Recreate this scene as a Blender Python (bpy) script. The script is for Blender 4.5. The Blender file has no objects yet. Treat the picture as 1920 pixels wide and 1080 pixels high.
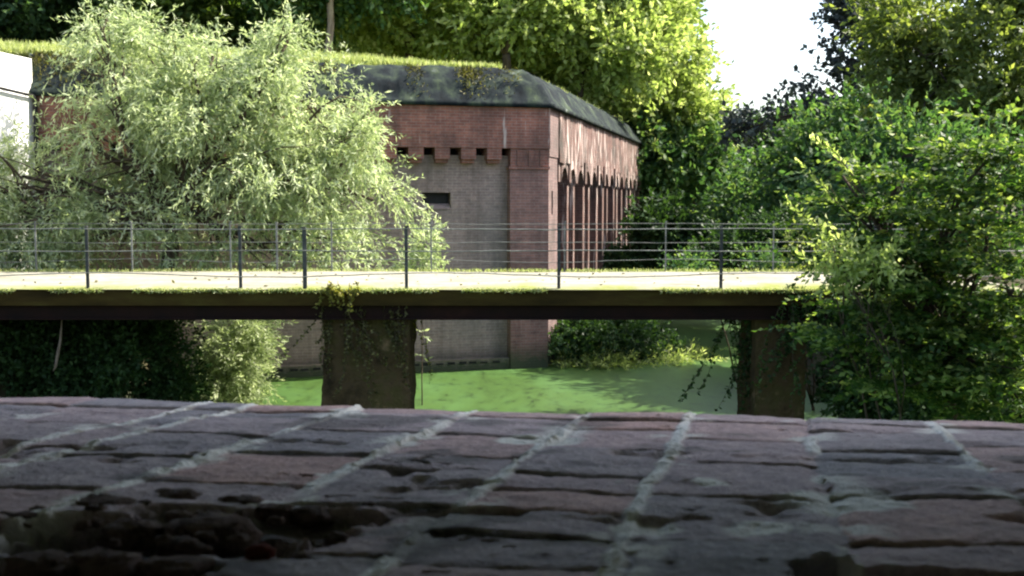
import bpy, math, random
import numpy as np
from mathutils import Vector
random.seed(7); RNG = np.random.default_rng(11)
scn = bpy.context.scene
C = scn.collection
R = math.radians
# ------------------------------------------------------------------ camera, sky, sun, exposure
CAMZ = 4.56; F = 2058.0; PITCH = math.atan(163 / F)
cd = bpy.data.cameras.new('camera'); cam = bpy.data.objects.new('camera', cd); C.objects.link(cam)
cam.location = (0, 0, CAMZ); cam.rotation_euler = (math.pi / 2 - PITCH, 0, 0)
cd.sensor_width = 36; cd.lens = 36 * F / 1920; cd.clip_start = .05; cd.clip_end = 3000
cd.dof.use_dof = True; cd.dof.focus_distance = 22; cd.dof.aperture_fstop = 9
scn.camera = cam
SAZ = R(71); SEL = R(47)          # azimuth measured from +Y towards +X
w = bpy.data.worlds.new('World'); scn.world = w; w.use_nodes = True
nt = w.node_tree; sky = nt.nodes.new('ShaderNodeTexSky'); sky.sky_type = 'NISHITA'; sky.sun_disc = False
sky.sun_elevation = SEL; sky.sun_rotation = SAZ; sky.dust_density = 3.0; sky.air_density = 1.0; sky.ozone_density = 1.0
bg = nt.nodes['Background']; bg.inputs[1].default_value = 0.12
nt.links.new(sky.outputs[0], bg.inputs[0])
sl = bpy.data.lights.new('sun', 'SUN'); sl.energy = 4.6; sl.angle = R(.5); sl.color = (1, .93, .8)
so = bpy.data.objects.new('sun', sl); C.objects.link(so)
SD = Vector((math.sin(SAZ) * math.cos(SEL), math.cos(SAZ) * math.cos(SEL), math.sin(SEL)))
so.rotation_euler = SD.to_track_quat('Z', 'Y').to_euler(); so.location = (10, 10, 30)
scn.view_settings.view_transform = 'Standard'; scn.view_settings.look = 'None'
scn.view_settings.exposure = 1.72; scn.view_settings.gamma = 1
scn.render.engine = 'CYCLES'
scn.cycles.max_bounces = 8; scn.cycles.transparent_max_bounces = 4
scn.cycles.pixel_filter_type = 'BLACKMAN_HARRIS'; scn.cycles.filter_width = 2.2

# ------------------------------------------------------------------ projection helpers
Fw = np.array([0, math.cos(PITCH), -math.sin(PITCH)]); Up = np.array([0, math.sin(PITCH), math.cos(PITCH)])
Rt = np.array([1., 0, 0]); CAM = np.array([0, 0, CAMZ])
def ray(px, py): return Fw + Rt * (px - 960) / F - Up * (py - 540) / F
def at(px, py, Y):
    d = ray(px, py); return CAM + d * (Y / d[1])
def zat(px, py, Y): return at(px, py, Y)[2]

# ------------------------------------------------------------------ object helpers
def tag(o, label=None, cat=None, group=None, kind=None):
    if label: o['label'] = label
    if cat: o['category'] = cat
    if group: o['group'] = group
    if kind: o['kind'] = kind
    return o
def thing(name, loc, label, cat, group=None):
    o = bpy.data.objects.new(name, None); C.objects.link(o); o.location = loc
    return tag(o, label, cat, group)
def link(name, me, mat, parent=None, smooth=False):
    o = bpy.data.objects.new(name, me); C.objects.link(o)
    if mat: me.materials.append(mat)
    if smooth: me.polygons.foreach_set('use_smooth', [True] * len(me.polygons))
    if parent is not None:
        o.parent = parent
        if parent.parent is None: o.location = -Vector(parent.location)   # meshes are written in world space
    return o
class MB:
    def __init__(s): s.v = []; s.f = []
    def add(s, vs, fs):
        n = len(s.v); s.v += [tuple(map(float, v)) for v in vs]; s.f += [tuple(i + n for i in f) for f in fs]
    def hexa(s, p):       # 8 points: bottom 4 ccw, top 4 ccw
        s.add(p, [(3, 2, 1, 0), (4, 5, 6, 7), (0, 1, 5, 4), (1, 2, 6, 5), (2, 3, 7, 6), (3, 0, 4, 7)])
    def box(s, a, b):
        x0, y0, z0 = a; x1, y1, z1 = b
        s.hexa([(x0, y0, z0), (x1, y0, z0), (x1, y1, z0), (x0, y1, z0), (x0, y0, z1), (x1, y0, z1), (x1, y1, z1), (x0, y1, z1)])
    def tube(s, pts, rads, n=7):
        pts = [np.array(p, float) for p in pts]; k = len(pts); vs = []
        for i, p in enumerate(pts):
            d = pts[min(i + 1, k - 1)] - pts[max(i - 1, 0)]; d /= (np.linalg.norm(d) + 1e-9)
            a = np.cross(d, [0.3, 0.9, 0.1] if abs(d[2]) > .8 else [0, 0, 1]); a /= np.linalg.norm(a); b = np.cross(d, a)
            for j in range(n):
                t = 2 * math.pi * j / n; vs.append(p + rads[i] * (a * math.cos(t) + b * math.sin(t)))
        fs = []
        for i in range(k - 1):
            for j in range(n):
                q = (j + 1) % n; fs.append((i * n + j, i * n + q, (i + 1) * n + q, (i + 1) * n + j))
        fs.append(tuple(range(n - 1, -1, -1))); fs.append(tuple(range((k - 1) * n, k * n)))
        s.add(vs, fs)
    def build(s, name, mat, parent=None, smooth=False, uv=True):
        me = bpy.data.meshes.new(name); me.from_pydata(s.v, [], s.f); me.update()
        if uv: wall_uv(me)
        return link(name, me, mat, parent, smooth)
def wall_uv(me):
    uvl = me.uv_layers.new(name='UVMap'); V = [v.co for v in me.vertices]
    for p in me.polygons:
        n = p.normal
        for li in p.loop_indices:
            c = V[me.loops[li].vertex_index]
            if abs(n.z) > .8: uvl.data[li].uv = (c.x, c.y)
            else:
                t = Vector((-n.y, n.x, 0)).normalized(); uvl.data[li].uv = (c.dot(t), c.z)

# ------------------------------------------------------------------ materials
def newmat(name):
    m = bpy.data.materials.new(name); m.use_nodes = True; n = m.node_tree
    return m, n, n.nodes['Principled BSDF'], n.nodes['Material Output']
def N(n, t, **k):
    nd = n.nodes.new(t)
    for a, b in k.items(): setattr(nd, a, b)
    return nd
def ramp(n, fac, stops):
    r = N(n, 'ShaderNodeValToRGB'); n.links.new(fac, r.inputs[0]); e = r.color_ramp.elements
    while len(e) < len(stops): e.new(.5)
    for i, (p, c) in enumerate(stops): e[i].position = p; e[i].color = (*c, 1)
    return r.outputs[0]
def mixc(n, fac, a, b, mode='MIX'):
    m = N(n, 'ShaderNodeMix', data_type='RGBA', blend_type=mode)
    if isinstance(fac, float): m.inputs[0].default_value = fac
    else: n.links.new(fac, m.inputs[0])
    for s, v in ((6, a), (7, b)):
        if isinstance(v, tuple): m.inputs[s].default_value = (*v, 1)
        else: n.links.new(v, m.inputs[s])
    return m.outputs[2]
def noise(n, scale, detail=6, rough=.6, vec=None, stretch=None):
    t = N(n, 'ShaderNodeTexNoise'); t.inputs['Scale'].default_value = scale; t.inputs['Detail'].default_value = detail
    t.inputs['Roughness'].default_value = rough
    if vec is None: vec = N(n, 'ShaderNodeNewGeometry').outputs['Position']
    if stretch:
        mp = N(n, 'ShaderNodeMapping'); mp.inputs['Scale'].default_value = stretch; n.links.new(vec, mp.inputs[0]); vec = mp.outputs[0]
    n.links.new(vec, t.inputs['Vector']); return t.outputs['Fac']
def bump(n, bs, h, strength=.4, dist=.02):
    b = N(n, 'ShaderNodeBump'); b.inputs['Strength'].default_value = strength; b.inputs['Distance'].default_value = dist
    n.links.new(h, b.inputs['Height']); n.links.new(b.outputs[0], bs.inputs['Normal'])
def brick_mat(name, c1, c2, mort, stain=(.05, .045, .035), stain_lo=.45, stain_hi=.7, lime=None, moss_z=None, fs=4.5):
    m, n, bs, out = newmat(name)
    uv = N(n, 'ShaderNodeUVMap')
    br = N(n, 'ShaderNodeTexBrick'); br.inputs['Scale'].default_value = 1; br.inputs['Mortar Size'].default_value = .008
    br.inputs['Brick Width'].default_value = .26; br.inputs['Row Height'].default_value = .078; br.inputs['Bias'].default_value = 0
    br.inputs['Color1'].default_value = (*c1, 1); br.inputs['Color2'].default_value = (*c2, 1); br.inputs['Mortar'].default_value = (*mort, 1)
    br.inputs['Mortar Smooth'].default_value = .4
    n.links.new(uv.outputs[0], br.inputs['Vector'])
    big = noise(n, .9, 8, .65); fine = noise(n, 9, 5, .7)
    rmp = N(n, 'ShaderNodeMapRange'); rmp.inputs[1].default_value = stain_lo; rmp.inputs[2].default_value = stain_hi
    n.links.new(big, rmp.inputs[0])
    col = mixc(n, rmp.outputs[0], br.outputs['Color'], stain)
    col = mixc(n, .55, col, ramp(n, fine, [(.3, (.55, .5, .5)), (.7, (1.25, 1.2, 1.2))]), 'MULTIPLY')
    st = noise(n, 1.0, 6, .7, stretch=(3.5, 3.5, .35))
    col = mixc(n, .5, col, ramp(n, st, [(.35, (.45, .43, .42)), (.6, (1.1, 1.1, 1.1))]), 'MULTIPLY')
    if lime:
        ls = noise(n, 1.0, 5, .6, stretch=(fs, fs, .5))
        mr = N(n, 'ShaderNodeMapRange'); mr.inputs[1].default_value = lime[0]; mr.inputs[2].default_value = lime[0] + .06
        n.links.new(ls, mr.inputs[0]); col = mixc(n, mr.outputs[0], col, lime[1])
    if moss_z is not None:
        sx = N(n, 'ShaderNodeSeparateXYZ'); n.links.new(N(n, 'ShaderNodeNewGeometry').outputs['Position'], sx.inputs[0])
        ad = N(n, 'ShaderNodeMath', operation='MULTIPLY_ADD'); n.links.new(fine, ad.inputs[0]); ad.inputs[1].default_value = -.8; n.links.new(sx.outputs[2], ad.inputs[2])
        mr = N(n, 'ShaderNodeMapRange'); mr.inputs[1].default_value = moss_z; mr.inputs[2].default_value = moss_z - .5
        n.links.new(ad.outputs[0], mr.inputs[0]); col = mixc(n, mr.outputs[0], col, (.05, .06, .03))
    n.links.new(col, bs.inputs['Base Color']); bs.inputs['Roughness'].default_value = .93
    ad = N(n, 'ShaderNodeMath', operation='SUBTRACT'); n.links.new(fine, ad.inputs[0]); n.links.new(br.outputs['Fac'], ad.inputs[1])
    bump(n, bs, ad.outputs[0], .6, .015)
    return m
def rough_mat(name, stops, scale=3, rough=.95, bs_s=.5, dist=.02, stretch=None, detail=8, metallic=0):
    m, n, bs, out = newmat(name)
    f = noise(n, scale, detail, .65, stretch=stretch)
    bs.inputs['Specular IOR Level'].default_value = .15; n.links.new(ramp(n, f, stops), bs.inputs['Base Color']); bs.inputs['Roughness'].default_value = rough; bs.inputs['Metallic'].default_value = metallic
    bump(n, bs, noise(n, scale * 5, 5, .7), bs_s, dist)
    return m
def leaf_mat(name, lo, mid, hi, trans=.5, tcol=None, rough=.5):
    m, n, bs, out = newmat(name)
    a = N(n, 'ShaderNodeAttribute', attribute_name='rnd')
    col = ramp(n, a.outputs['Fac'], [(0, lo), (.5, mid), (1, hi)])
    n.links.new(col, bs.inputs['Base Color']); bs.inputs['Roughness'].default_value = rough
    bs.inputs['Specular IOR Level'].default_value = .2
    tr = N(n, 'ShaderNodeBsdfTranslucent'); n.links.new(mixc(n, 1.0, col, tcol or (1.5, 1.6, .6), 'MULTIPLY'), tr.inputs[0])
    mx = N(n, 'ShaderNodeMixShader'); mx.inputs[0].default_value = trans
    n.links.new(bs.outputs[0], mx.inputs[1]); n.links.new(tr.outputs[0], mx.inputs[2]); n.links.new(mx.outputs[0], out.inputs[0])
    return m
M = {}
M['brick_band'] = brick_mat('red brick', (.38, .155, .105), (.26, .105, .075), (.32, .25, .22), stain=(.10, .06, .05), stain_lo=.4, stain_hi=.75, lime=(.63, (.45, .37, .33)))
M['brick_recess'] = brick_mat('grey brown brick', (.34, .245, .21), (.26, .195, .17), (.38, .31, .28), stain=(.22, .18, .155), moss_z=.2)
M['brick_pilaster'] = brick_mat('pink brick', (.31, .16, .13), (.22, .12, .10), (.29, .22, .2), stain=(.11, .07, .06), stain_lo=.45, stain_hi=.8, moss_z=.3)
M['brick_side'] = brick_mat('lime and sun streaked brick', (.17, .085, .065), (.11, .06, .05), (.15, .12, .11), lime=(.56, (.52, .42, .38)), moss_z=.4, fs=7)  # pale streaks mix lime bloom with painted sun; dark base holds tree shade
M['brick_corner'] = brick_mat('dull corner brick', (.19, .12, .11), (.14, .09, .085), (.2, .17, .16), stain_lo=.45, stain_hi=.8, moss_z=.3)
M['brick_shaded'] = brick_mat('dark brick', (.022, .014, .010), (.014, .010, .008), (.02, .018, .015), moss_z=1.2)  # shade under the bridge and in the side bays put into the colour
M['brick_casemate'] = brick_mat('casemate brick', (.20, .12, .10), (.15, .10, .09), (.2, .18, .17))
M['bounce_white'] = brick_mat('light bouncing casemate brick', (.62, .60, .58), (.52, .51, .50), (.6, .6, .6), stain=(.3, .28, .26), stain_lo=.55, stain_hi=.85)  # pale wash added so the unseen walls bounce light onto the ledge
M['coping'] = rough_mat('mossy earthen coping', [(.34, (.002, .004, .006)), (.47, (.009, .014, .017)), (.57, (.025, .036, .028)), (.64, (.045, .062, .035)), (.72, (.16, .18, .18))], 1.3, stretch=(1.6, 1.6, .8))
M['concrete'] = rough_mat('pale deck concrete', [(.3, (.50, .48, .42)), (.6, (.72, .69, .62)), (.8, (.55, .56, .40))], 1.3, bs_s=.3)
m, n, bs, out = newmat('mossy deck'); M['deck'] = m
gp = N(n, 'ShaderNodeNewGeometry').outputs['Position']; sx = N(n, 'ShaderNodeSeparateXYZ'); n.links.new(gp, sx.inputs[0])
c = ramp(n, noise(n, 1.6, 8, .7, stretch=(.5, 1, 1)), [(.3, (.17, .16, .12)), (.5, (.27, .26, .21)), (.7, (.34, .32, .27))])
fn = noise(n, 9, 5, .7); c = mixc(n, .5, c, ramp(n, fn, [(.35, (.6, .6, .55)), (.6, (1.1, 1.1, 1.1))]), 'MULTIPLY')
ed_ = N(n, 'ShaderNodeMath', operation='MULTIPLY_ADD'); n.links.new(noise(n, 1.1, 6, .7, stretch=(.7, .3, 1)), ed_.inputs[0]); ed_.inputs[1].default_value = -4.5; n.links.new(sx.outputs[1], ed_.inputs[2])
mr = N(n, 'ShaderNodeMapRange'); mr.inputs[1].default_value = 17.0; mr.inputs[2].default_value = 15.9; n.links.new(ed_.outputs[0], mr.inputs[0])
c = mixc(n, mr.outputs[0], c, (.17, .19, .045)); n.links.new(c, bs.inputs['Base Color']); bs.inputs['Roughness'].default_value = .95; bs.inputs['Specular IOR Level'].default_value = .1
bump(n, bs, fn, .6, .02)
M['slab'] = rough_mat('stained slab edge', [(.3, (.012, .008, .002)), (.55, (.04, .026, .006)), (.75, (.065, .055, .012))], 1.5, stretch=(.4, 1, 2))
M['girder'] = rough_mat('rusty girder', [(.3, (.005, .003, .002)), (.6, (.014, .005, .003)), (.8, (.035, .012, .006))], 1.2, rough=.85)
M['pier'] = rough_mat('mossy pier stone', [(.3, (.02, .014, .007)), (.48, (.075, .05, .026)), (.6, (.06, .05, .018)), (.72, (.22, .14, .085))], 1.8, bs_s=.9, dist=.06)
M['iron'] = rough_mat('weathered iron', [(.3, (.07, .075, .07)), (.7, (.24, .25, .23))], 6, rough=.6, metallic=.3)
M['iron_dark'] = rough_mat('dark iron', [(.3, (.02, .022, .022)), (.7, (.09, .09, .085))], 6, rough=.6)
M['galv'] = rough_mat('galvanised iron', [(.3, (.2, .22, .19)), (.7, (.42, .43, .38))], 6, rough=.5, metallic=.3)
M['plaster'] = rough_mat('white render', [(.3, (.78, .78, .76)), (.7, (.86, .86, .84))], 1.2, bs_s=.1)
M['black'] = rough_mat('black paint and gap shade', [(.3, (.01, .01, .01)), (.7, (.025, .025, .025))], 4, rough=.5)  # pipe paint; also the painted shade in slits, corbel gaps and plinth
M['soil'] = rough_mat('dark soil', [(.3, (.02, .016, .01)), (.55, (.045, .04, .02)), (.75, (.05, .07, .02))], .8, bs_s=.8, dist=.08)
M['turf'] = rough_mat('turf ground', [(.3, (.14, .18, .03)), (.6, (.28, .32, .08)), (.8, (.36, .38, .12))], 1.5, bs_s=.8, dist=.08)
M['bark'] = rough_mat('bark', [(.3, (.03, .022, .015)), (.6, (.09, .07, .05)), (.8, (.15, .13, .10))], 3, bs_s=1, dist=.04, stretch=(3, 3, .6))
M['bark_pale'] = rough_mat('pale bark', [(.3, (.12, .09, .07)), (.6, (.30, .24, .20)), (.8, (.45, .38, .32))], 3, bs_s=1, dist=.04, stretch=(3, 3, .6))
M['willow'] = leaf_mat('willow leaf', (.12, .17, .065), (.38, .45, .24), (.76, .80, .60), .5, (1.15, 1.22, .82))  # palest leaves carry white sun highlights painted into the crown
M['bright'] = leaf_mat('bright beech leaf', (.11, .17, .04), (.31, .39, .12), (.56, .60, .32), .58, (1.25, 1.3, .8))
M['olive'] = leaf_mat('olive leaf', (.045, .075, .02), (.13, .17, .05), (.34, .37, .15), .45)
M['forest'] = leaf_mat('forest leaf', (.03, .06, .014), (.08, .13, .03), (.20, .26, .08), .5)
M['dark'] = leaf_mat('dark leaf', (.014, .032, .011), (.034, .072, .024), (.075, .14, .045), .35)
M['grey'] = leaf_mat('greyish leaf', (.035, .04, .045), (.055, .065, .06), (.10, .12, .08), .2, (1, 1, 1))
M['mid'] = leaf_mat('mid green leaf', (.03, .07, .03), (.07, .14, .06), (.19, .25, .10), .45)
M['spray'] = leaf_mat('hornbeam leaf', (.012, .035, .012), (.05, .10, .022), (.30, .36, .13), .5)  # wide ramp paints scattered pale highlights into the leaf colour
M['yellow'] = leaf_mat('yellowing leaf', (.10, .10, .02), (.20, .20, .04), (.34, .30, .10), .45)
M['vine'] = leaf_mat('vine leaf', (.03, .03, .012), (.07, .07, .025), (.16, .15, .06), .3)
M['grass'] = leaf_mat('sunlit grass', (.24, .30, .09), (.40, .45, .17), (.55, .57, .32), .4, (1.1, 1.15, .7))

# duckweed
m, n, bs, out = newmat('duckweed'); M['duckweed'] = m
pos = N(n, 'ShaderNodeNewGeometry').outputs['Position']
a = noise(n, .6, 8, .68, stretch=(1, .35, 1)); b = noise(n, 22, 5, .75)
c = ramp(n, a, [(.30, (.030, .062, .012)), (.45, (.045, .094, .020)), (.6, (.056, .120, .034)), (.75, (.07, .14, .052))])
c = mixc(n, .7, c, ramp(n, b, [(.3, (.55, .6, .5)), (.65, (1.2, 1.2, 1.1))]), 'MULTIPLY')
gp_ = noise(n, 3.5, 8, .75, stretch=(1, .5, 1)); c = mixc(n, .85, c, ramp(n, gp_, [(.36, (.25, .28, .2)), (.47, (1, 1, 1)), (.7, (1.15, 1.12, 1.0))]), 'MULTIPLY')
n.links.new(c, bs.inputs['Base Color']); bs.inputs['Roughness'].default_value = .42; bs.inputs['Specular IOR Level'].default_value = .45
bump(n, bs, b, .25, .01)

# ledge
m, n, bs, out = newmat('weathered ledge brick'); M['ledge'] = m
def attr(k): return N(n, 'ShaderNodeAttribute', attribute_name=k).outputs['Fac']
tint = ramp(n, attr('tint'), [(0, (.27, .27, .30)), (.35, (.39, .335, .36)), (.65, (.44, .35, .37)), (1, (.52, .35, .32))])
f1 = noise(n, 14, 8, .75); f2 = noise(n, 75, 5, .7)
tint = mixc(n, .8, tint, ramp(n, f1, [(.3, (.45, .45, .5)), (.7, (1.35, 1.3, 1.3))]), 'MULTIPLY')
tint = mixc(n, .6, tint, ramp(n, f2, [(.35, (.6, .6, .6)), (.65, (1.2, 1.2, 1.2))]), 'MULTIPLY')
mc = ramp(n, f2, [(.3, (.64, .66, .66)), (.7, (.88, .90, .89))])
col = mixc(n, attr('mort'), tint, mc)
col = mixc(n, attr('lime'), col, (.68, .70, .68))
col = mixc(n, attr('dark_mask'), col, (.045, .042, .04))
n.links.new(col, bs.inputs['Base Color']); bs.inputs['Roughness'].default_value = .8
bump(n, bs, f2, 1.0, .009)
M['rubble'] = rough_mat('crumbled brick', [(.3, (.05, .04, .035)), (.6, (.16, .12, .11)), (.8, (.32, .28, .26))], 25, bs_s=1, dist=.01)
M['rubble_red'] = rough_mat('red crumb', [(.3, (.06, .015, .012)), (.7, (.16, .04, .03))], 25, bs_s=1, dist=.01)

# ------------------------------------------------------------------ numpy noise
def vnoise2(x, y, seed=0):
    xi = np.floor(x).astype(np.int64); yi = np.floor(y).astype(np.int64); fx = x - xi; fy = y - yi
    def h(a, b):
        k = (a * 374761393 + b * 668265263 + seed * 144269) & 0x7fffffff
        k = ((k ^ (k >> 13)) * 1274126177) & 0x7fffffff
        return ((k ^ (k >> 16)) & 0xffff) / 65535.
    u = fx * fx * (3 - 2 * fx); v = fy * fy * (3 - 2 * fy)
    return (h(xi, yi) * (1 - u) + h(xi + 1, yi) * u) * (1 - v) + (h(xi, yi + 1) * (1 - u) + h(xi + 1, yi + 1) * u) * v
def fbm(x, y, seed=0, o=4, g=.5):
    s = 0; a = 1; t = 0
    for i in range(o): s = s + a * vnoise2(x * 2 ** i, y * 2 ** i, seed + i * 17); t += a; a *= g
    return s / t
def vnoise3(P, sc, seed=0):
    q = P * sc
    return (vnoise2(q[:, 0] + 31.7 * np.floor(q[:, 2]), q[:, 1], seed) * (1 - (q[:, 2] % 1)) + vnoise2(q[:, 0] + 31.7 * (np.floor(q[:, 2]) + 1), q[:, 1], seed) * (q[:, 2] % 1))
def grid_mesh(name, P, nu, nv):
    me = bpy.data.meshes.new(name); me.vertices.add(nu * nv); me.vertices.foreach_set('co', P.astype(np.float32).ravel())
    i = np.arange((nu - 1) * (nv - 1)); a = (i // (nu - 1)) * nu + i % (nu - 1)
    q = np.stack([a, a + 1, a + nu + 1, a + nu], 1).astype(np.int32)
    me.loops.add(q.size); me.loops.foreach_set('vertex_index', q.ravel()); me.polygons.add(len(q))
    me.polygons.foreach_set('loop_start', np.arange(0, q.size, 4, dtype=np.int32)); me.update(calc_edges=True); me.validate()
    return me
def sstep(a, b, x): t = np.clip((x - a) / (b - a), 0, 1); return t * t * (3 - 2 * t)

# ------------------------------------------------------------------ fort axes
CR = np.array([1.0, 30.0, 0]); AV = np.array([-.9635, -.2675, 0]); NV = np.array([.2675, -.9635, 0])
BV = np.array([.236, .972, 0]); MV = np.array([.972, -.236, 0])
def s_of(px):    # distance along the front wall from the corner for picture column px
    k = (px - 960) / F / math.cos(PITCH) * 1.0
    return (k * CR[1] - CR[0]) / (AV[0] - k * AV[1])
def zc(py): return zat(1035, py, 30.0)

# ------------------------------------------------------------------ ground and water
gx = np.concatenate([np.linspace(-600, -40, 15)[:-1], np.linspace(-40, 40, 161), np.linspace(40, 600, 15)[1:]])
gy = np.concatenate([np.linspace(-60, 2, 8)[:-1], np.linspace(2, 80, 157), np.linspace(80, 900, 16)[1:]])
X, Y = np.meshgrid(gx, gy)
wally = 30 + (X - 1.09) * .2776
Rr = np.where(Y < 28, 6.6 + .25 * np.sin(Y * .9), 6.6 + (Y - 28) * .22)
Ll = np.where(Y < wally + .6, -7.6, 1.09 + .243 * (Y - 30) - .8)
dr = X - Rr + .5 * (vnoise2(X * .6, Y * .6, 3) - .5); dl = Ll - X + .6 * (vnoise2(X * .6, Y * .6, 5) - .5)
land = np.maximum(dr, dl)
Z = -0.9 + 3.6 * sstep(-.6, 3.2, land) + .25 * (fbm(X * .5, Y * .5, 9) - .5)
Z = np.where(Y > 62, np.maximum(Z, (Y - 62) * .22 * (X < 12) * 1.0 + 1.0), Z)
Z = np.where(Y < 2.2, -1.0, Z)
me = grid_mesh('ground', np.stack([X, Y, Z], -1).reshape(-1, 3), len(gx), len(gy))
tag(link('ground', me, M['soil'], smooth=True), kind='structure')
mb = MB(); mb.add([(-400, 2.75, 0), (400, 2.75, 0), (400, 500, 0), (-400, 500, 0)], [(0, 1, 2, 3)])
tag(mb.build('moat_water', M['duckweed']), kind='structure')

# ------------------------------------------------------------------ casemate with the brick ledge
O = CAM + ray(960, 768) * (2.43 / 1.0)
V = ray(1420, 524); V = V / np.linalg.norm(V); U = np.cross(V, [0, 0, 1.]); U /= np.linalg.norm(U); Nn = np.cross(U, V)
if Nn[2] < 0: Nn = -Nn
def on_ledge(px, py):
    d = ray(px, py); t = np.dot(O - CAM, Nn) / np.dot(d, Nn); p = CAM + d * t - O
    return np.dot(p, U), np.dot(p, V) - SH * np.dot(p, U)
SH = .15; US = U + SH * V
CAS = thing('brick_casemate', (0, 2.6, 0), 'weathered brick wall with broad mortar-jointed ledge across the foreground', 'wall')
u0, u1, v0, v1 = -1.62, 1.5, -1.75, .12
st = .0052; us = np.arange(u0, u1, st); vs = np.arange(v0, v1, st); Ug, Vg = np.meshgrid(us, vs)
jl = [on_ledge(x, y)[0] for x, y in ((60, 830), (330, 795), (640, 775), (870, 775), (1105, 766), (1290, 780), (1510, 785), (1740, 788))]
jl = [jl[0] - .26 * k for k in (3, 2, 1)] + jl + [jl[-1] + .26 * k for k in (1, 2, 3)]
jl = np.array(sorted(jl))
wob = .032 * (fbm(Ug * 3, Vg * 3, 1) - .5) + .012 * (fbm(Ug * 30, Vg * 30, 2) - .5)
Uw = Ug + wob
ci = np.clip(np.searchsorted(jl, Uw.ravel()).reshape(Uw.shape), 1, len(jl) - 1)
dj = np.minimum(np.abs(Uw - jl[ci - 1]), np.abs(Uw - jl[ci]))
# cross joints per column
edge_v = .0 + .02 * (fbm(Ug * 4, Ug * 0 + 3, 8) - .5)           # outer rim
H = np.zeros_like(Ug); tintA = np.zeros_like(Ug); crack = np.full_like(Ug, 9.)
Vw = Vg + .022 * (fbm(Ug * 5, Vg * 5, 21) - .5) + .008 * (fbm(Ug * 40, Vg * 40, 22) - .5)
rs = np.random.default_rng(5)
for c in range(1, len(jl)):
    msk = ci == c
    cuts = [.2, -.115 + rs.uniform(-.01, .01)]
    while cuts[-1] > -2: cuts.append(cuts[-1] - rs.choice([.26, .27, .13, .25]) - rs.uniform(-.015, .015))
    cuts = np.array(cuts[::-1]); k = np.clip(np.searchsorted(cuts, Vw[msk]), 1, len(cuts) - 1)
    crack[msk] = np.minimum(np.abs(Vw[msk] - cuts[k - 1]), np.abs(Vw[msk] - cuts[k]))
    tv = rs.uniform(0, 1, len(cuts)); hv = rs.uniform(-.004, .004, len(cuts)); sv = rs.uniform(-.03, .03, len(cuts))
    tintA[msk] = tv[k]; H[msk] = hv[k] + sv[k] * (Uw[msk] - jl[c - 1] - .13)
# erosion, strong towards the room
er = sstep(-.15, -.9, Vg)
rough = fbm(Ug * 9, Vg * 14, 31, 5, .6) - .5; fine = fbm(Ug * 45, Vg * 60, 41, 3) - .5
H += rough * (.004 + .010 * er) + fine * (.0022 + .003 * er)
mw = .0115 + .009 * (fbm(Ug * 6, Vg * 6, 51) - .5)
mort = sstep(mw * 1.25, mw * .7, dj)
patch = sstep(.38, .50, fbm(Ug * 3.2, Vg * 2.6, 61, 3) + .12 * (1 - er))
mort_v = mort * patch
H = H + mort * (.0022 * patch - .004 * (1 - patch)) + mort * patch * fine * .010 - sstep(mw * 1.9, mw * 1.3, dj) * (1 - mort) * .002
cw = .005 + .006 * fbm(Ug * 7, Vg * 7, 71)
cr = sstep(cw * 1.6, cw * .5, crack) * (1 - mort_v)
H -= cr * .008
H -= sstep(.62, .80, fbm(Ug * 5.5 + 4, Vg * 9, 81, 4)) * .024 * (.2 + er)
lime = sstep(.60, .68, fbm(Ug * 12, Vg * 12, 91, 4)) * sstep(.05, .0, dj - .02) * .8
for (px, py, r) in ((1590, 935, .10), (1010, 820, .09), (1215, 985, .05), (1330, 905, .03), (640, 782, .06), (1420, 985, .05)):
    a, b = on_ledge(px, py); g = np.exp(-(((Ug - a) / r) ** 2 + ((Vg - b) / (r * .9)) ** 2))
    lime = np.maximum(lime, sstep(.38, .62, g * (.5 + 1.0 * fbm(Ug * 22, Vg * 22, 95, 4)))); H += g * rough * .03
dark_mask = np.clip(cr * .8 + sstep(.60, .78, fbm(Ug * 6, Vg * 10, 81, 4)) * .7, 0, 1)  # darkens cracks, pits and broken hollows
# broken hollow lower left, and black gap lower right
for (px, py, ru, rv, dep) in ((280, 1000, .21, .10, .10), (480, 965, .16, .06, .06), (90, 1075, .16, .08, .07), (1800, 1085, .16, .05, .25), (850, 960, .10, .03, .03)):
    a, b = on_ledge(px, py); g = np.exp(-(((Ug - a) / ru) ** 4 + ((Vg - b) / rv) ** 4)); g = sstep(.3, .8, g + .7 * (rough + fine))
    H -= g * dep * .55 * (.6 + .8 * fbm(Ug * 16, Vg * 20, 99, 4)); dark_mask = np.maximum(dark_mask, g * .85)
# outer rim: rounded, uneven bricks
over = sstep(-.012, .05, Vg - edge_v); H -= over ** 2 * .5
rim_gap = np.exp(-((Vw + .115) / .009) ** 2); H -= .012 * rim_gap * (1 - mort)
H += .008 * sstep(-.11, -.08, Vg) * (fbm(Ug * 2.2, Vg * 0, 15) - .6)
H *= .8
P = O + Ug[..., None] * US + Vg[..., None] * V + H[..., None] * Nn
me = grid_mesh('ledge', P.reshape(-1, 3), len(us), len(vs))
for k, arr in (('tint', tintA), ('mort', mort_v), ('lime', lime), ('dark_mask', dark_mask)):
    at_ = me.attributes.new(k, 'FLOAT', 'POINT'); at_.data.foreach_set('value', arr.astype(np.float32).ravel())
link('ledge', me, M['ledge'], CAS, smooth=True)
def lw(u, v, h): return O + u * US + v * V + h * Nn
mb = MB()      # outer face below the ledge, down into the water
a = lw(u0 - .8, .085, -.3); b = lw(u1 + .8, .085, -.3); a2 = lw(u0 - .8, -.3, -.3); b2 = lw(u1 + .8, -.3, -.3)
def dn(p, z): q = p.copy(); q[2] = z; return q
mb.hexa([dn(a2, -1), dn(b2, -1), dn(b, -1), dn(a, -1), a2, b2, b, a])
mb.build('outer_wall', M['brick_casemate'], CAS)
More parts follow.
